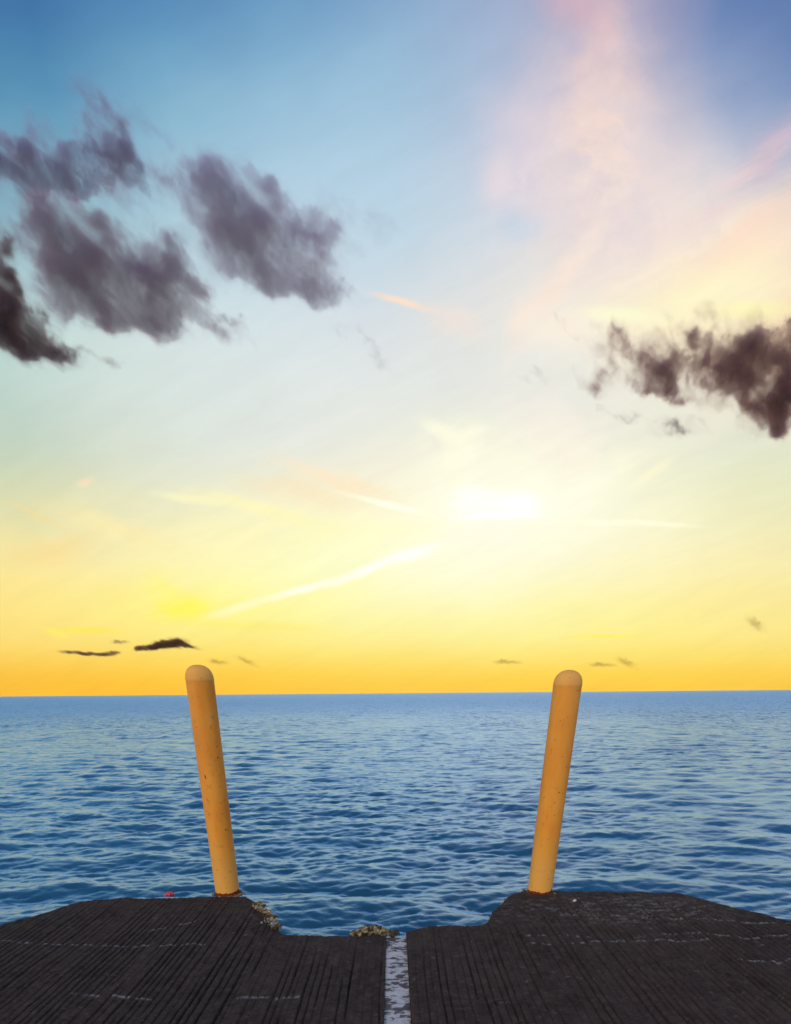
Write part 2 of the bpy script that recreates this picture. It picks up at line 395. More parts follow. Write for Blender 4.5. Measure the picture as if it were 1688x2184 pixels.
STEP = 0.034                                   # the right slab stands this much higher
x0, x1 = E[0, 0], E[-1, 0]
xs = np.concatenate([np.arange(x0, -3.6, 0.02), np.arange(-3.6, 3.6, 0.0042), np.arange(3.6, x1, 0.02), [x1]])
# columns right at the channel walls
xs = np.unique(np.concatenate([xs, [CHL - 0.001, CHL + 0.001, CHR - 0.001, CHR + 0.002, CHR + 0.006]]))
back_t = np.concatenate([np.array([0.0, 0.004, 0.009, 0.016, 0.024]), np.arange(0.034, 3.4, 0.0105), np.geomspace(3.45, 14.0, 40)])
XX, TT = np.meshgrid(xs, back_t, indexing='ij')
ey = edge_y(XX) + 0.012 * fbm(XX * 9, XX * 0 + 3, 91, 4) + 0.02 * np.abs(fbm(XX * 3.1, XX * 0, 17, 2))*0.4
tmax = (ey - BACK)
YY = ey - TT * np.clip(tmax / 14.0, 0.3, 1.0) ** (TT / 14.0)
YY = np.maximum(YY, BACK)
# grooves
cent = [x0]
while cent[-1] < x1: cent.append(cent[-1] + rng.uniform(0.038, 0.056))
cent = np.array(cent); ng = len(cent)
gd = rng.uniform(0.25, 1.0, ng) ** 1.3; gw = rng.uniform(0.0042, 0.0066, ng); gh = rng.normal(0, 0.0016, ng + 1)
XXw = XX + 0.006 * fbm(YY * 0.9, XX * 0.7, 5, 2) + 0.0022 * fbm(YY * 7, XX * 9, 6, 2)
gi = np.clip(np.searchsorted((cent[1:] + cent[:-1]) / 2, XXw), 0, ng - 1)
off = XXw - cent[gi]
present = sstep(fbm(YY * 1.3 + gi * 7.3, gi * 3.1 + 0.5, 33, 3), -1.0, -0.1)
frontfade = 0.35 + 0.65 * sstep(ey - YY, 0.15, 0.9)                 # worn smooth near the outer lip
prof = np.exp(-(off / gw[gi]) ** 2 * 1.1)
strip = np.searchsorted(cent, XXw)
strip = np.clip(strip, 0, ng)
right = XX > CHR
sidewear = np.where(right, 0.9 + 0.25 * sstep(XX, 0.3, 1.0), 1.0)
ZZ = -0.026 * gd[gi] * prof * present * frontfade * sidewear
ZZ += 0.9 * gh[strip] * frontfade
ZZ += 0.0020 * fbm(XX * 11, YY * 11, 41, 4, 0.6) + 0.006 * fbm(XX * 1.1, YY * 1.1, 44, 2)
chips = sstep(fbm(XX * 16, YY * 16, 61, 3), 0.75, 1.2); ZZ -= 0.004 * chips
ZZ += np.where(right, STEP, 0.0)
# right slab's broken left arris
arr = np.clip((XX - CHR) / (0.035 + 0.014 * fbm(YY * 7, YY * 0 + 9, 71, 3)), 0, 1)
ZZ -= np.where(right, (STEP * 0.62) * (1 - np.sqrt(1 - (1 - arr) ** 2)), 0)
chan = (XX > CHL) & (XX <= CHR)
ZZ = np.where(chan, -0.012 + 0.0010 * fbm(XX * 20, YY * 20, 51, 3), ZZ)
# rounded outer lip
lip = 0.03 + 0.012 * fbm(XX * 5, XX * 0 + 1, 82, 3)
q = np.clip(1 - (ey - YY) / lip, 0, 1); ZZ -= 0.020 * (1 - np.sqrt(1 - q * q * 0.98)) * (0.8 + 0.5 * fbm(XX * 13, XX * 0 + 4, 86, 2))
# pale mineral lines running across the strips
pale = np.zeros_like(ZZ)
LINES = [[(0,2007),(120,2013),(260,2017),(380,2014),(440,2011)], [(300,1985),(400,1968),(430,1960)], [(150,2119),(250,2124),(330,2132)],
 [(500,2126),(560,2128),(640,2124)],
 [(1130,2022),(1200,2026),(1283,2017),(1330,2018),(1420,2016),(1470,2019),(1510,2014)],
 [(1190,1963),(1280,1958),(1350,1963),(1420,1970),(1500,1969),(1590,1978),(1655,1979)],
 [(1120,2006),(1180,2006),(1260,2008)], [(1400,2004),(1470,1999),(1550,2006),(1590,2012),(1650,2005),(1700,2007)],
 [(1570,2057),(1620,2062),(1660,2064)], [(1655,2070),(1690,2054),(1740,2046)], [(1600,1948),(1640,1951)]]
brk = sstep(fbm(XX * 16, gi * 5.7, 97, 2), -0.5, 0.2)
for ln in LINES:
    G = np.array([on_plane(*p) for p in ln])
    yl = np.interp(XX, G[:, 0], G[:, 1]) + 0.014 * fbm(XX * 12, XX * 0 + len(ln), 95, 3) - 0.10 * np.abs(off) ** 1.0
    on = (XX > G[0, 0]) & (XX < G[-1, 0])
    wd = 0.010 + 0.006 * vnoise(XX * 30, YY * 0, 99)
    pale = np.maximum(pale, np.where(on, np.exp(-((YY - yl) / wd) ** 2), 0) * brk * (1 - prof * 0.8))
ZZ += 0.0035 * pale
# the wall below the lip
deck_n = len(back_t)
wz = np.array([-0.03, -0.07, -0.14, -0.24, -0.36, -0.5, -0.7, -1.0, -1.5, -2.4])
WX = np.repeat(xs[:, None], len(wz), 1); WZ = np.repeat(wz[None, :], len(xs), 0)
EY0 = YY[:, :1]
rough_w = 0.03 * fbm(WX * 8, WZ * 8, 101, 4) * np.clip(-WZ * 6, 0, 1)
WY = EY0 + rough_w + 0.01 - 0.02 * np.clip(-WZ, 0, 1)
WZ = WZ + ZZ[:, :1] * 1.0
def slab(name, lo, hi, label):
    s = (xs >= lo) & (xs <= hi)
    Xa = np.concatenate([WX[s][:, ::-1], XX[s]], 1); Ya = np.concatenate([WY[s][:, ::-1], YY[s]], 1); Za = np.concatenate([WZ[s][:, ::-1], ZZ[s]], 1)
    # side skirts so that the block is closed at both flanks
    def skirt(i):
        return Xa[i:i + 1], Ya[i:i + 1], np.full_like(Za[i:i + 1], -2.4)
    a, b = skirt(0), skirt(-1 % Xa.shape[0])
    b = (Xa[-1:], Ya[-1:], np.full_like(Za[-1:], -2.4))
    Xa2 = np.concatenate([a[0], Xa, b[0]]); Ya2 = np.concatenate([a[1], Ya, b[1]]); Za2 = np.concatenate([a[2], Za, b[2]])
    me = grid_mesh(name, Xa2, Ya2, Za2, flip=False)
    pl = np.concatenate([np.zeros_like(WX[s]), pale[s]], 1)
    pl = np.concatenate([pl[:1] * 0, pl, pl[:1] * 0]).astype(np.float32)
    at = me.attributes.new('mineral', 'FLOAT', 'POINT'); at.data.foreach_set('value', pl.ravel())
    return me

cm, N = new_mat('weathered_concrete')
tcn = N.n('ShaderNodeTexCoord'); OC = tcn.outputs['Object']
ox, oy, oz = N.xyz(OC)
n_big = N.noise(OC, 1.6, 4, 0.6); n_med = N.noise(N.mapping(OC, sc=(1, 1.5, 1)), 14.0, 6, 0.65); n_fine = N.noise(OC, 85.0, 5, 0.7)
n_lich = N.noise(N.mapping(OC, sc=(1.3, 0.9, 1)), 17.0, 7, 0.66, 0.4)
n_lichm = N.noise(OC, 3.1, 3, 0.6)
col = N.mix(N.mr(n_big, 0.3, 0.7), (0.034, 0.0205, 0.0175, 1), (0.054, 0.0345, 0.0290, 1))
col = N.mix(N.mr(n_med, 0.35, 0.75), col, (0.080, 0.054, 0.044, 1))
col = N.mix(N.mr(N.noise(OC, 7.0, 5, 0.6), 0.56, 0.74, 0, 0.6), col, (0.055, 0.046, 0.028, 1))
col = N.mix(N.mr(N.noise(OC, 4.3, 5, 0.65), 0.60, 0.75, 0, 0.5), col, (0.062, 0.030, 0.020, 1))
lm = N.m('MULTIPLY', N.mr(n_lich, 0.59, 0.70), N.m('ADD', N.mr(n_lichm, 0.42, 0.62), N.mr(ox, 0.1, 0.6, 0.08, 0.30), clamp=True))
# more lichen on the outer right-hand strips
lm2 = N.m('MULTIPLY', N.mr(n_lich, 0.50, 0.60), N.mr(N.vm('LENGTH', N.mapping(OC, loc=(1.75, 4.75, 0), sc=(1.3, 0.55, 3))), 1.0, 0.35))
lmt = N.m('MULTIPLY', N.m('MAXIMUM', lm, lm2), 0.85)
col = N.mix(lmt, col, (0.165, 0.138, 0.122, 1))
dash = N.noise(N.mapping(OC, sc=(1.0, 0.45, 1)), 24.0, 5, 0.65)
col = N.mix(N.mr(dash, 0.52, 0.72, 0, 0.7), col, (0.120, 0.090, 0.076, 1))
col = N.mix(N.mr(n_fine, 0.58, 0.8, 0, 0.6), col, (0.14, 0.12, 0.11, 1))
att = N.n('ShaderNodeAttribute', attribute_name='mineral')
col = N.mix(N.m('MULTIPLY', att.outputs['Fac'], N.mr(n_lich, 0.36, 0.56, 0.15, 0.95)), col, (0.30, 0.265, 0.25, 1))
# crust of shells and weed on the wall below the lip
nz = N.xyz(N.n('ShaderNodeNewGeometry').outputs['Normal'])[2]
vor = N.n('ShaderNodeTexVoronoi'); N.put(vor.inputs['Vector'], OC); vor.inputs['Scale'].default_value = 55
crust = N.mix(N.mr(vor.outputs['Distance'], 0.1, 0.55), (0.42, 0.34, 0.20, 1), (0.06, 0.045, 0.025, 1))
col = N.mix(N.m('MULTIPLY', N.m('MULTIPLY', N.mr(nz, 0.75, 0.35), N.mr(oz, -0.012, -0.03)), N.mr(n_med, 0.40, 0.60)), col, crust)
hb = N.m('ADD', N.m('MULTIPLY', n_med, 0.6), N.m('MULTIPLY', n_fine, 0.25))
nrm = bump(N, hb, 0.022, 1.0)
surf(N, principled(N, col, N.mr(n_med, 0.3, 0.7, 0.85, 1.0), 0.08, nrm))

jet = bpy.data.objects.new('jetty', None); COL.objects.link(jet)
tag(jet, kind='structure', label='dark weathered grooved concrete jetty with a notch in its outer lip')
sl = link('slab', slab('slab', x0, CHL + 0.0005, ''), cm, jet)
sr = link('slab', slab('slab', CHR + 0.0015, x1, ''), cm, jet)
sm = xs[(xs > CHL) & (xs < CHR)]

# white-painted joint strip between the slabs
pmn, N = new_mat('worn_white_paint')
OC = N.n('ShaderNodeTexCoord').outputs['Object']
pn = N.noise(N.mapping(OC, sc=(1.6, 1, 1)), 22.0, 6, 0.66, 0.5); pl_ = N.noise(OC, 5.0, 3, 0.6)
f = N.mr(N.m('ADD', N.m('MULTIPLY', pn, 0.7), N.m('MULTIPLY', pl_, 0.45)), 0.555, 0.62)
pc = N.mix(N.noise(OC, 60, 3, 0.6), (0.74, 0.66, 0.62, 1), (0.48, 0.42, 0.40, 1))
under = N.mix(N.noise(OC, 40, 4, 0.6), (0.055, 0.036, 0.034, 1), (0.16, 0.125, 0.12, 1))
surf(N, principled(N, N.mix(f, pc, under), 0.7, 0.3, bump(N, N.m('ADD', pn, N.m('MULTIPLY', N.noise(OC, 120, 3), 0.3)), 0.006, 0.9)))
jx = np.linspace(CHL - 0.004, CHR + 0.004, 36)
jy = np.arange(BACK, float(edge_y(np.array([(CHL + CHR) / 2]))[0]) - 0.02, 0.012)
JX, JY = np.meshgrid(jx, jy, indexing='ij')
edgewob = 0.006 * fbm(JY * 14, JY * 0 + 2, 111, 3)
JZ = -0.011 + 0.0022 * fbm(JX * 28, JY * 22, 112, 4) 
JXb = np.concatenate([JX, JX[:, -1:]], 1); JYb = np.concatenate([JY, JY[:, -1:] + 0.004], 1); JZb = np.concatenate([JZ, JZ[:, -1:] * 0 - 2.4], 1)
js = link('joint_strip', grid_mesh('joint_strip', JXb, JYb, JZb, flip=True), pmn, jet)
js['label'] = 'worn white painted strip in the joint between the slabs'
# loose flakes of mortar along the right slab's broken arris
def lump(bm, c, r, seed, sub=2, flat=0.7, amp=0.35, rot=None):
    v0 = len(bm.verts)
    g = bmesh.ops.create_icosphere(bm, subdivisions=sub, radius=1.0)
    M = Matrix.Rotation(random.uniform(0, 6.28), 3, 'Z') if rot is None else rot
    for v in g['verts']:
        k = 1 + amp * mnoise.noise(v.co * 1.7 + Vector((seed * 3.1, seed * 1.7, seed))) * 1.6
        p = v.co * k
        p = M @ Vector((p.x * r[0], p.y * r[1], p.z * r[2]))
        v.co = p + Vector(c)
def bm_obj(name, bm, mat, parent=None, smooth=True, loc=None):
    me = bpy.data.meshes.new(name); bm.to_mesh(me); bm.free()
    o = link(name, me, mat, parent, smooth)
    if loc is not None: o.location = loc
    return o

# ------------------------------------------------------------------ shells, rubble and the small things on the deck
shm, N = new_mat('barnacle_crust')
OC = N.n('ShaderNodeTexCoord').outputs['Object']
v = N.n('ShaderNodeTexVoronoi'); N.put(v.inputs['Vector'], OC); v.inputs['Scale'].default_value = 38
c = N.mix(N.mr(N.noise(OC, 22, 4, 0.6), 0.40, 0.60), (0.055, 0.034, 0.018, 1), (0.46, 0.34, 0.17, 1))
c = N.mix(N.mr(N.noise(OC, 9, 3, 0.6), 0.52, 0.62, 0, 0.85), c, (0.045, 0.032, 0.024, 1))
surf(N, principled(N, c, 0.85, 0.2, bump(N, v.outputs['Distance'], 0.01, 1.0)))
shp, N = new_mat('pale_barnacle_crust')
OC = N.n('ShaderNodeTexCoord').outputs['Object']
c = N.mix(N.mr(N.noise(OC, 30, 4, 0.6), 0.42, 0.58), (0.06, 0.045, 0.032, 1), (0.36, 0.32, 0.26, 1))
surf(N, principled(N, c, 0.85, 0.2))

def clump(name, pts, mat, size, n, spread, height, seed):
    """many small shells heaped along a line of deck points; origin on the deck"""
    random.seed(seed)
    P0 = [Vector((*on_plane(*p), 0)) for p in pts]; o = sum(P0, Vector()) / len(P0)
    bm = bmesh.new()
    for i in range(n):
        k = random.random() * (len(P0) - 1); a = int(k); t = k - a
        p = P0[a].lerp(P0[min(a + 1, len(P0) - 1)], t)
        hfac = math.sin(math.pi * min(max(k / (len(P0) - 1), 0.03), .97))
        p = p + Vector((random.gauss(0, spread[0]), random.gauss(0, spread[1]), 0))
        z = random.uniform(-0.05, 1) * height * hfac
        s = random.uniform(*size)
        lump(bm, p - o + Vector((0, 0, z)), (s, s * random.uniform(.7, 1.2), s * random.uniform(.6, 1.1)), i, 2, amp=.45)
    return bm_obj(name, bm, mat, None, True, o)
c1 = clump('barnacle_clump', [(758,1993),(772,1991),(790,1989),(812,1990),(842,1993)], shm, (0.008, 0.020), 330, (0.015, 0.016), 0.042, 4)
tag(c1, 'yellowish heap of barnacles on the lip beside the white painted strip', 'barnacles', 'barnacle clumps on the jetty lip')
c2 = clump('barnacle_clump', [(546,1926),(558,1940),(572,1950),(586,1970),(592,1981)], shm, (0.006, 0.015), 230, (0.018, 0.02), 0.012, 6)
tag(c2, 'ragged barnacle crust on the notch edge beside the left post', 'barnacles', 'barnacle clumps on the jetty lip')
c3 = clump('barnacle_clump', [(1046,1962),(1056,1949),(1070,1935),(1083,1921),(1094,1914)], shp, (0.005, 0.011), 170, (0.009, 0.012), 0.012, 8)
tag(c3, 'thin pale barnacle crust on the notch edge below the right post', 'barnacles', 'barnacle clumps on the jetty lip')
c4 = clump('barnacle_clump', [(574,1962),(580,1970),(586,1976)], shp, (0.008, 0.016), 26, (0.022, 0.03), 0.012, 12)
tag(c4, 'cluster of large pale grey shells inside the dark crust left of the notch', 'barnacles', 'barnacle clumps on the jetty lip')

# ------------------------------------------------------------------ the two posts
def paint_mat(name, chips, seed):
    m, N = new_mat(name)
    OC = N.n('ShaderNodeTexCoord').outputs['Object']
    x, y, z = N.xyz(OC)
    OS = N.vm('ADD', OC, (seed * 3.7, seed * 1.3, seed * 2.1))
    base = N.mix(N.mr(N.noise(N.mapping(OS, sc=(1, 1, 3.5)), 9, 4, 0.6), 0.3, 0.7), (0.90, 0.310, 0.030, 1), (0.98, 0.385, 0.048, 1))
    base = N.mix(N.mr(N.noise(OS, 3.0, 3, 0.5), 0.45, 0.7, 0, 0.5), base, (0.80, 0.245, 0.024, 1))
    # paler, yellower towards the foot
    base = N.mix(N.m('MULTIPLY', N.mr(z, 0.60, 0.03), 0.9), base, (0.94, 0.46, 0.09, 1))
    # specks and runs
    sp = N.mr(N.noise(OS, 62, 2, 0.5), 0.68, 0.74)
    sp = N.m('MULTIPLY', sp, N.mr(N.noise(OS, 6, 2, 0.5), 0.42, 0.62))
    base = N.mix(N.m('MULTIPLY', sp, 0.75), base, (0.22, 0.065, 0.02, 1))
    base = N.mix(N.m('MULTIPLY', N.mr(N.noise(OS, 16, 4, 0.65), 0.58, 0.72), 0.45), base, (0.38, 0.13, 0.03, 1))
    wob = N.vm('SCALE', N.vm('SUBTRACT', N.noise(OC, 60, 3, 0.6, col=True), (0.5, 0.5, 0.5)), scale=0.012)
    Pw_ = N.vm('ADD', OC, wob)
    for (h, a, rw, rh, tilt, dark) in chips:
        q = (0.115 * math.sin(R(a)), -0.115 * math.cos(R(a)), h)
        v = N.mapping(Pw_, loc=q, rot=(0, R(tilt), 0), sc=(rw, 0.03, rh))
        base = N.mix(N.mr(N.vm('LENGTH', v), 1.0, 0.7), base, (0.05, 0.022, 0.012, 1) if dark else (0.26, 0.08, 0.02, 1))
    # rust where the paint has lifted at the foot
    jag = N.m('ADD', N.m('MULTIPLY', N.noise(OS, 26, 4, 0.65), 0.042), N.mr(x, 0.05, 0.12, 0.0, 0.018))
    rust = N.mr(N.m('SUBTRACT', z, jag), 0.0, -0.004)
    rc = N.mix(N.noise(OS, 45, 4, 0.6), (0.045, 0.012, 0.008, 1), (0.36, 0.055, 0.008, 1))
    col = N.mix(rust, base, rc)
    h = N.m('SUBTRACT', N.m('MULTIPLY', N.noise(OS, 30, 4, 0.55), 0.3), N.m('MULTIPLY', rust, 0.5))
    rg = N.mr(rust, 0, 1, 0.50, 0.9)
    surf(N, principled(N, col, rg, 0.22, bump(N, h, 0.006, 0.5)))
    return m
def cap_mat(name, seed):
    m, N = new_mat(name)
    OC = N.n('ShaderNodeTexCoord').outputs['Object']
    OS = N.vm('ADD', OC, (seed, seed * 2, 0))
    x, y, z = N.xyz(OC)
    base = N.mix(N.noise(OS, 12, 4, 0.6), (0.94, 0.40, 0.075, 1), (0.98, 0.48, 0.115, 1))  # paler than the shaft: skylight on the upturned cap put into the colour
    base = N.mix(N.m('MULTIPLY', N.mr(N.noise(OS, 40, 3, 0.6), 0.66, 0.74), 0.6), base, (0.30, 0.11, 0.04, 1))
    surf(N, principled(N, base, 0.6, 0.12, bump(N, N.noise(OS, 30, 4), 0.004, 0.5)))
    return m
mort, N = new_mat('chipped_mortar')
OC = N.n('ShaderNodeTexCoord').outputs['Object']
surf(N, principled(N, N.mix(N.mr(N.noise(OC, 24, 4, 0.65), 0.42, 0.62), (0.05, 0.033, 0.026, 1), (0.34, 0.22, 0.14, 1)), 0.9, 0.2, bump(N, N.noise(OC, 60, 4), 0.01)))

def post(px, py, rad, H, chips, seed, label, top_px, base_z=0.0):
    gx_, gy_ = on_plane(px, py, base_z); H -= base_z
    rr_ = math.hypot(gx_, gy_); gx_ += rad * gx_ / rr_; gy_ += rad * gy_ / rr_   # the seen foot is the near side
    t = bpy.data.objects.new('bollard', None); COL.objects.link(t); t.location = (gx_, gy_, base_z); t.rotation_euler = (0, R(top_px), 0)
    tag(t, label, 'bollard', 'yellow posts on the jetty')
    n = 72
    def lathe(name, prof, mat, closed_top=False, wob=0.0006, jag=0.0):
        a = np.linspace(0, 2 * np.pi, n, endpoint=False)
        pr = np.array(prof)
        RRR = pr[:, 0:1] + wob * np.sin(3 * a + seed) * (pr[:, 1:2] * 3 + 1)
        Xp = RRR * np.cos(a); Yp = RRR * np.sin(a); Zp = np.repeat(pr[:, 1:2], n, 1)
        if jag: 
            w = np.array([[p[2] if len(p) > 2 else 0 for p in prof]]).T
            Zp = Zp + w * jag * fbm(a * 6 + seed * 5, a * 0, 7 + seed, 3)[None, :]
        me = grid_mesh(name, Xp, Yp, Zp, wrap=True)
        return link(name, me, mat, t)
    hc = rad * 0.82; hs = H - hc
    zz = np.linspace(-0.02, hs, 60)
    lathe('shaft', [(rad, z) for z in zz], paint_mat('post_paint', chips, seed))
    cp = [(rad + 0.0005, hs - 0.012), (rad + 0.0012, hs - 0.006), (rad + 0.0012, hs + 0.004)]
    for i in range(1, 23):
        th = math.pi / 2 * i / 22
        cp.append((max(rad * math.cos(th) ** 0.86, 0.0001), hs + 0.004 + hc * math.sin(th)))
    lathe('cap', cp, cap_mat('cap_skylit_paint', seed))
    # rusted stub of the sleeve and the chipped mortar it is set in
    lathe('rust_collar', [(rad - 0.004, -0.03), (rad + 0.003, -0.025), (rad + 0.0025, -0.004), (rad + 0.002, 0.005), (rad - 0.001, 0.006)], rust_m, wob=0.001)
    random.seed(seed * 5)
    bm = bmesh.new()
    ang_ = [2 * math.pi * k / 48 for k in range(48)]
    ri = [bm.verts.new(((rad - .004) * math.cos(a), (rad - .004) * math.sin(a), .004)) for a in ang_]
    ro = [bm.verts.new(((rad + .034 + .009 * mnoise.noise(Vector((a * 2, seed, 0)))) * math.cos(a), (rad + .03) * 0.9 * math.sin(a), -.012)) for a in ang_]
    for k in range(48): bm.faces.new((ri[k], ro[k], ro[(k + 1) % 48], ri[(k + 1) % 48]))
    for k in range(30):
        a = random.uniform(0, 6.283); rr = rad + random.uniform(-0.005, 0.045)
        s = random.uniform(0.007, 0.020)
        lump(bm, (rr * math.cos(a), rr * math.sin(a) * 0.8, random.uniform(-0.008, 0.000)), (s, s * .8, s * 0.36), k + seed, 2, amp=.5)
    bm_obj('mortar_base', bm, mort, t)
    return t
rust_m, N = new_mat('flaking_rust')
OC = N.n('ShaderNodeTexCoord').outputs['Object']
surf(N, principled(N, N.mix(N.mr(N.noise(OC, 40, 5, 0.7), 0.35, 0.65), (0.022, 0.010, 0.009, 1), (0.33, 0.055, 0.010, 1)), 0.9, 0.2, bump(N, N.noise(OC, 70, 4), 0.006)))
def height_at(px, py, Y):
    return at_y(px, py, Y).z
lx, ly = on_plane(485, 1911); rx_, ry_ = on_plane(1152, 1908)
RL = 0.5 * 50.5 / FPX * (ly * math.cos(R(PITCH)) + EYE * math.sin(R(PITCH)))
RRt = RL
HL = height_at(423, 1419, ly + RL); HR = height_at(1215, 1431, ry_ + RL)
print('post radius', RL, 'heights', HL, HR, 'pos', lx, ly, rx_, ry_)
chL = [(1.66, -8, .006, .006, 0, True), (1.64, 12, .005, .004, 0, False), (1.33, 62, .005, .014, 0, True), (1.29, -22, .005, .004, 0, False),
       (1.155, 48, .0035, .015, 0, True), (1.08, 46, .0045, .013, 0, True), (0.945, -14, .005, .024, -14, True), (0.99, -40, .006, .004, 0, False),
       (0.62, 22, .004, .005, 0, False), (0.545, 40, .008, .010, 20, True), (0.535, 50, .006, .008, 0, True), (0.50, -5, .004, .004, 0, False), (0.42, 10, .004, .004, 0, True), (0.40, 44, .004, .003, 0, False), (0.30, -30, .004, .004, 0, False), (0.22, -18, .005, .005, 0, False), (0.12, 24, .004, .004, 0, True), (0.07, 10, .006, .003, 0, False)]
chR = [(1.60, 20, .010, .005, 10, False), (1.615, 6, .008, .004, 0, False), (1.48, 48, .007, .006, 30, True), (1.05, 6, .003, .008, 20, True), (0.80, 14, .011, .004, 0, True),
       (0.795, 30, .004, .003, 0, False), (0.60, -20, .004, .004, 0, False), (0.45, -5, .004, .004, 0, False), (0.30, 30, .004, .004, 0, False), (0.20, -30, .005, .004, 0, False), (0.13, 20, .005, .005, 0, False)]
post(487, 1911, RL, HL, chL, 1, 'orange-yellow steel post with long dark paint chips, left of the notch', 1.0)
post(1150.5, 1908.5, RRt, HR, chR, 2, 'cleaner orange-yellow steel post right of the notch, faint brown specks', 1.0, STEP - 0.004)

# red scrap of plastic at the lip, white pebble
redm, N = new_mat('red_plastic')
OC = N.n('ShaderNodeTexCoord').outputs['Object']
surf(N, principled(N, N.mix(N.noise(OC, 40, 3), (0.62, 0.04, 0.05, 1), (0.72, 0.11, 0.10, 1)), 0.45, 0.5))
bm = bmesh.new(); random.seed(3)
lump(bm, (0, 0, 0.014), (0.036, 0.022, 0.017), 2, 3, amp=.5, rot=Matrix.Identity(3))
lump(bm, (0.016, 0.0, 0.026), (0.020, 0.016, 0.012), 5, 3, amp=.6, rot=Matrix.Identity(3))
lump(bm, (-0.034, -0.004, 0.008), (0.018, 0.012, 0.008), 9, 2, amp=.5, rot=Matrix.Identity(3))
p = on_plane(363, 1911.5)
tag(bm_obj('plastic_scrap', bm, redm, None, True, (p[0], p[1], 0.0)), 'small crumpled red plastic scrap on the outer lip', 'litter')
whm, N = new_mat('white_stone')
OC = N.n('ShaderNodeTexCoord').outputs['Object']
surf(N, principled(N, N.mix(N.noise(OC, 60, 3), (0.72, 0.70, 0.66, 1), (0.5, 0.48, 0.44, 1)), 0.6, 0.4))
bm = bmesh.new(); lump(bm, (0, 0, 0.006), (0.016, 0.011, 0.009), 4, 3, amp=.4, rot=Matrix.Rotation(0.4, 3, 'Z'))
p = on_plane(1226, 1922.5, STEP)
tag(bm_obj('pebble', bm, whm, None, True, (p[0], p[1], STEP)), 'small bright white pebble on the slab right of the right post', 'pebble')

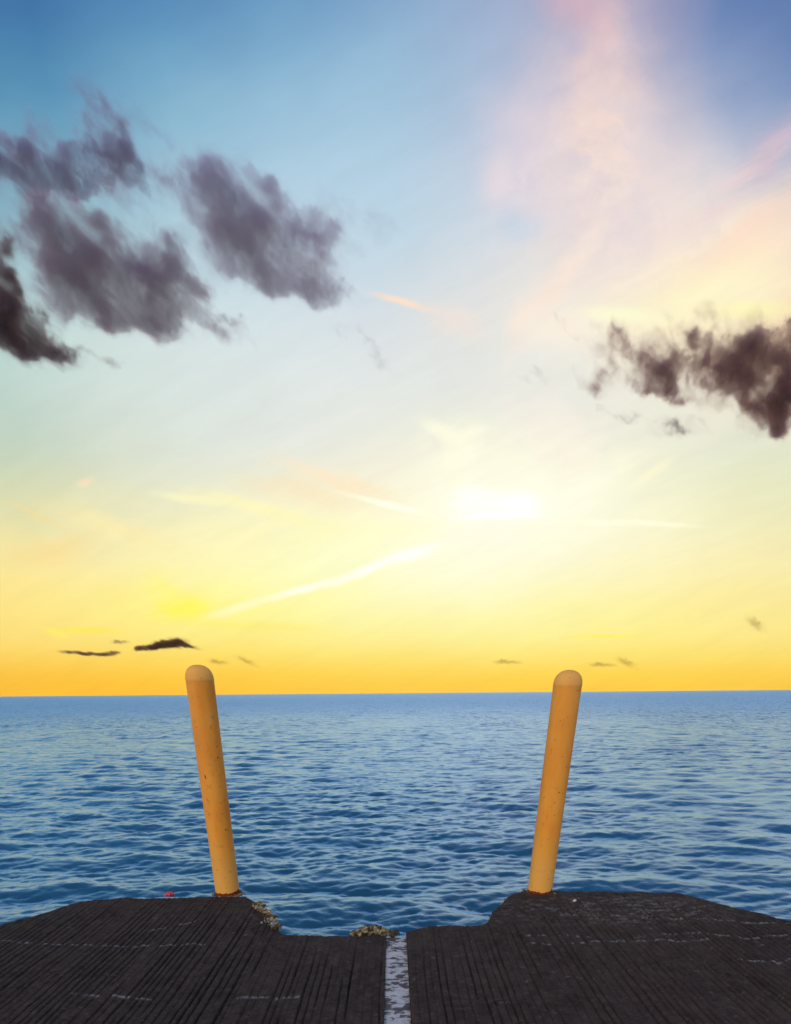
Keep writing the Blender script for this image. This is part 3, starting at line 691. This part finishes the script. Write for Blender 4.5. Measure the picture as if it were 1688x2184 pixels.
# ------------------------------------------------------------------ dark clouds (real volumes, kilometres away)
def cloud(name, blobs, Y, label, dens, tilt=-30, albedo=(0.78, 0.62, 0.78), thr=0.7, nscale=1.0, cat='cloud', depth=0.34, group=None, warp=0.8, amp=1.3, grow=1.55):
    """blobs: (px, py, rx, ry, angle, weight) in frame units at distance Y"""
    P = []
    for (px, py, rx, ry, a, w) in blobs:
        c = at_y(px, py, Y)
        sx = (at_y(px + 10, py, Y) - c).length / 10; sz = (at_y(px, py - 10, Y) - c).length / 10
        ca, sa = abs(math.cos(R(a))), abs(math.sin(R(a)))
        P.append((c, grow * rx * (sx * ca + sz * sa), grow * ry * (sx * sa + sz * ca), a, w))
    o = sum((p[0] for p in P), Vector()) / len(P)
    # hull
    bm = bmesh.new()
    for (c, ax, az_, a, w) in P:
        g = bmesh.ops.create_icosphere(bm, subdivisions=4, radius=1.0)
        dy_ = (ax * az_) ** 0.5 * depth
        Mx = Matrix.Rotation(-R(a), 3, 'Y')
        k = 1.0
        for v in g['verts']:
            n = 1 + 0.10 * mnoise.noise(v.co * 2.3 + c * 0.003)
            v.co = Mx @ Vector((v.co.x * ax * k * n, v.co.y * dy_ * n, v.co.z * az_ * k * n)) + (c - o)
    me = bpy.data.meshes.new(name); bm.to_mesh(me); bm.free()
    ob = bpy.data.objects.new(name, me); COL.objects.link(ob); ob.location = o
    span = max(max((p[0] - o).length + p[1] for p in P) * 2, 1)
    rm = ob.modifiers.new('m', 'REMESH'); rm.mode = 'VOXEL'; rm.voxel_size = max(min(min(p[1], p[2]) for p in P) * 0.16, span / 260)
    dg = bpy.context.evaluated_depsgraph_get(); dg.update()
    me2 = bpy.data.meshes.new_from_object(ob.evaluated_get(dg)); ob.modifiers.clear(); ob.data = me2
    me2.polygons.foreach_set('use_smooth', np.ones(len(me2.polygons), bool))
    # density
    m = bpy.data.materials.new(name); m.use_nodes = True; m.node_tree.nodes.clear(); N = NT(m.node_tree)
    OC = N.n('ShaderNodeTexCoord').outputs['Object']
    mean = sum((p[1] * p[2]) ** 0.5 for p in P) / len(P)
    U = N.vm('SCALE', OC, scale=nscale / mean)                    # one unit = a mean blob radius
    wn_ = N.noise(U, 0.9, 4, 0.55, col=True)
    Ow = N.vm('ADD', OC, N.vm('SCALE', N.vm('SUBTRACT', wn_, (0.5, 0.5, 0.5)), scale=mean * warp * 2 / nscale))
    field = None
    for (c, ax, az_, a, w) in P:
        dy_ = (ax * az_) ** 0.5 * depth
        v = N.mapping(Ow, loc=tuple(c - o), rot=(0, -R(a), 0), sc=(ax, dy_, az_))
        L = N.vm('LENGTH', v)
        f = N.mr(L, 1.0, 0.0, 0.0, w)
        field = f if field is None else N.m('ADD', field, f)
    nz1 = N.noise(N.mapping(U, rot=(0, -R(tilt), 0), sc=(2.1, 1.1, 0.66)), 1.25, 10, 0.60)
    field = N.m('MINIMUM', field, 1.15)
    d = N.m('SUBTRACT', N.m('MULTIPLY', field, 1.25), N.m('MULTIPLY', N.mr(nz1, 0.32, 0.68, 1.0, 0.0, 'LINEAR'), amp))
    inside = N.mr(field, 0.0, 0.18)
    core = N.m('POWER', N.mr(d, 0.0, 0.95, 0, 1, 'SMOOTHSTEP'), 1.5)
    d = N.m('MULTIPLY', N.m('ADD', N.m('MULTIPLY', core, 1.35), N.mr(d, -0.6, 0.35, 0, 0.24, 'SMOOTHSTEP')), inside)
    rho = N.m('MULTIPLY', d, dens / mean)
    pv = N.n('ShaderNodeVolumePrincipled')
    pv.inputs['Color'].default_value = (*albedo, 1); N.put(pv.inputs['Density'], rho)
    pv.inputs['Anisotropy'].default_value = 0.55
    out = N.n('ShaderNodeOutputMaterial'); m.node_tree.links.new(pv.outputs[0], out.inputs['Volume'])
    m.cycles.volume_step_rate = 0.35 if len(P) > 2 else 0.6
    ob.data.materials.clear(); ob.data.materials.append(m)
    tag(ob, label, cat, group)
    return ob
DC = 'dark clouds drifting in the sunset sky'
cloud('cloud', [(15,335,80,48,-10,1.3),(100,362,100,36,-4,1.25),(185,345,60,36,10,1.1),(255,335,70,40,-38,1.2),(295,370,36,20,-45,.9),(215,232,62,24,-18,.75),(262,268,70,20,-52,.62),(200,300,36,44,-60,.55),(60,285,70,32,15,.7),(235,275,60,44,-40,.5),(150,400,70,20,10,.6),(320,250,60,14,-40,.45),(60,400,110,40,0,.5)],
      3000, 'ragged slate grey cloud strand at the upper left, highest of the dark clouds', 3.6, albedo=(0.68,0.58,0.78), group=DC)
cloud('cloud', [(440,400,88,54,-32,1.3),(530,455,120,58,-22,1.35),(620,500,95,60,-25,1.0),(672,440,42,40,-55,.95),(560,550,110,46,-15,.95),(670,590,66,28,-28,1.0),(720,620,60,10,-20,.8),(780,462,80,18,-24,.5),(400,360,40,24,-30,.7),(690,500,60,50,-20,.8),(620,595,110,34,-14,.9),(480,500,70,60,-40,.9),(560,400,70,26,-28,.6),(760,480,60,26,-20,.45)],
      3100, 'mauve grey cloud with trailing wisps, right of the other clouds of the left bank', 2.5, albedo=(0.84,0.68,0.84), group=DC)
cloud('cloud', [(130,500,85,52,-22,1.3),(210,560,120,66,-26,1.35),(300,590,90,52,-32,1.3),(370,610,70,56,-50,1.15),(430,660,80,30,-24,1.1),(500,688,50,12,-14,.9),(170,620,90,48,-15,.85),(290,655,80,26,-14,.8),(60,470,70,26,-20,.6),(255,440,36,44,-60,.6),(330,510,70,40,-40,.7),(110,600,60,70,-20,.8),(230,670,120,26,-8,.7),(380,560,60,40,-40,.8),(90,430,80,22,-10,.5),(20,490,60,50,0,.7),(420,560,60,50,-40,.45)],
      2900, 'long brown-purple cloud bank sloping down to the right at left', 3.1, albedo=(0.78,0.60,0.72), group=DC)
cloud('cloud', [(-10,600,50,100,-2,1.4),(25,680,72,52,-26,1.4),(95,725,60,24,-24,1.0),(170,752,70,12,-14,.75),(15,540,40,34,0,.8)],
      2800, 'darkest brown cloud cut by the left edge, lowest of the left bank', 6.0, albedo=(0.60,0.42,0.44), group=DC)
cloud('cloud', [(1660,760,72,62,0,1.4),(1650,830,80,62,0,1.45),(1655,890,56,36,0,1.4),(1575,770,70,44,-25,1.2),(1600,850,50,40,-50,1.1),(1520,720,56,24,-40,.9),(1390,775,70,40,-35,.9),(1345,722,44,26,-50,.75),(1475,745,60,26,-35,.8),(1450,815,60,20,-32,1.0),(1425,700,50,16,-55,.7),(1470,760,44,26,-30,.7),(1270,810,60,26,-10,.7),(1150,800,60,16,-6,.6),(1630,710,60,22,0,1.0),(1530,790,80,40,-30,.9),(1600,760,80,60,-20,1.2),(1680,700,40,40,0,1.2),(1690,830,60,110,0,1.4),(1400,820,90,16,-8,.7),(1300,760,60,24,-30,.6),(1220,690,60,12,-30,.5)],
      2900, 'heavy dark brown cloud with glowing fringe at the right edge', 5.2, albedo=(0.95, 0.56, 0.50), amp=1.2, group=DC, nscale=0.95, grow=1.3)
cloud('cloud', [(1450,910,55,20,-4,1.2),(1325,885,46,9,-10,.8)], 3600, 'small soft brownish puff beneath the heavy right cloud', 2.0, albedo=(0.7,0.5,0.45), group=DC)
cloud('cloud', [(374,1371,27,11,0,1.5),(352,1374,26,9,0,1.4),(325,1380,30,6,4,1.4),(299,1383,13,6,0,1.4),(402,1378,22,4,-10,1.3)], 9000, 'small compact dark cloud low over the sea above the left post', 6.0, albedo=(0.62, 0.30, 0.22), group=DC, warp=.2, amp=.9)
cloud('cloud', [(175,1393,52,3.5,-4,1.3),(235,1394,24,4,6,1.4)], 9500, 'thin flat dark cloud strand low at the left', 1.7, albedo=(0.8,0.42,0.2), group=DC, warp=.25, depth=2)
cloud('cloud', [(258,1369,20,5,-2,1.4)], 9400, 'tiny brown wisp of cloud left of the compact dark cloud', 1.8, albedo=(0.6,0.35,0.2), group=DC, warp=.25)
for (px, py, rx, ry, a, lab) in ((468,1412,22,5,-8,'tiny orange-brown wisp just right of the left post top'), (528,1410,22,4.5,-22,'tiny brown wisp, second to the right of the left post'),
        (1085,1412,34,5,-4,'faint thin brown wisp left of the right post top'), (1338,1413,22,6,-20,'small brown curl of cloud right of the right post'),
        (1288,1418,34,4.5,-4,'faint wisp between the right post and the brown curl'), (1612,1329,24,7,-28,'small tan wisp low in the sky near the right edge')):
    cloud('cloud', [(px,py,rx,ry,a,1.4)], 9800, lab, 1.3, albedo=(0.98,0.52,0.14), group=DC, warp=.3)
cloud('cloud', [(745,708,40,10,-15,1.0),(805,755,50,9,-48,1.0)], 4000, 'faint broken lavender wisp in the pale sky near the centre', 0.9, albedo=(0.75,0.68,0.75), group=DC)
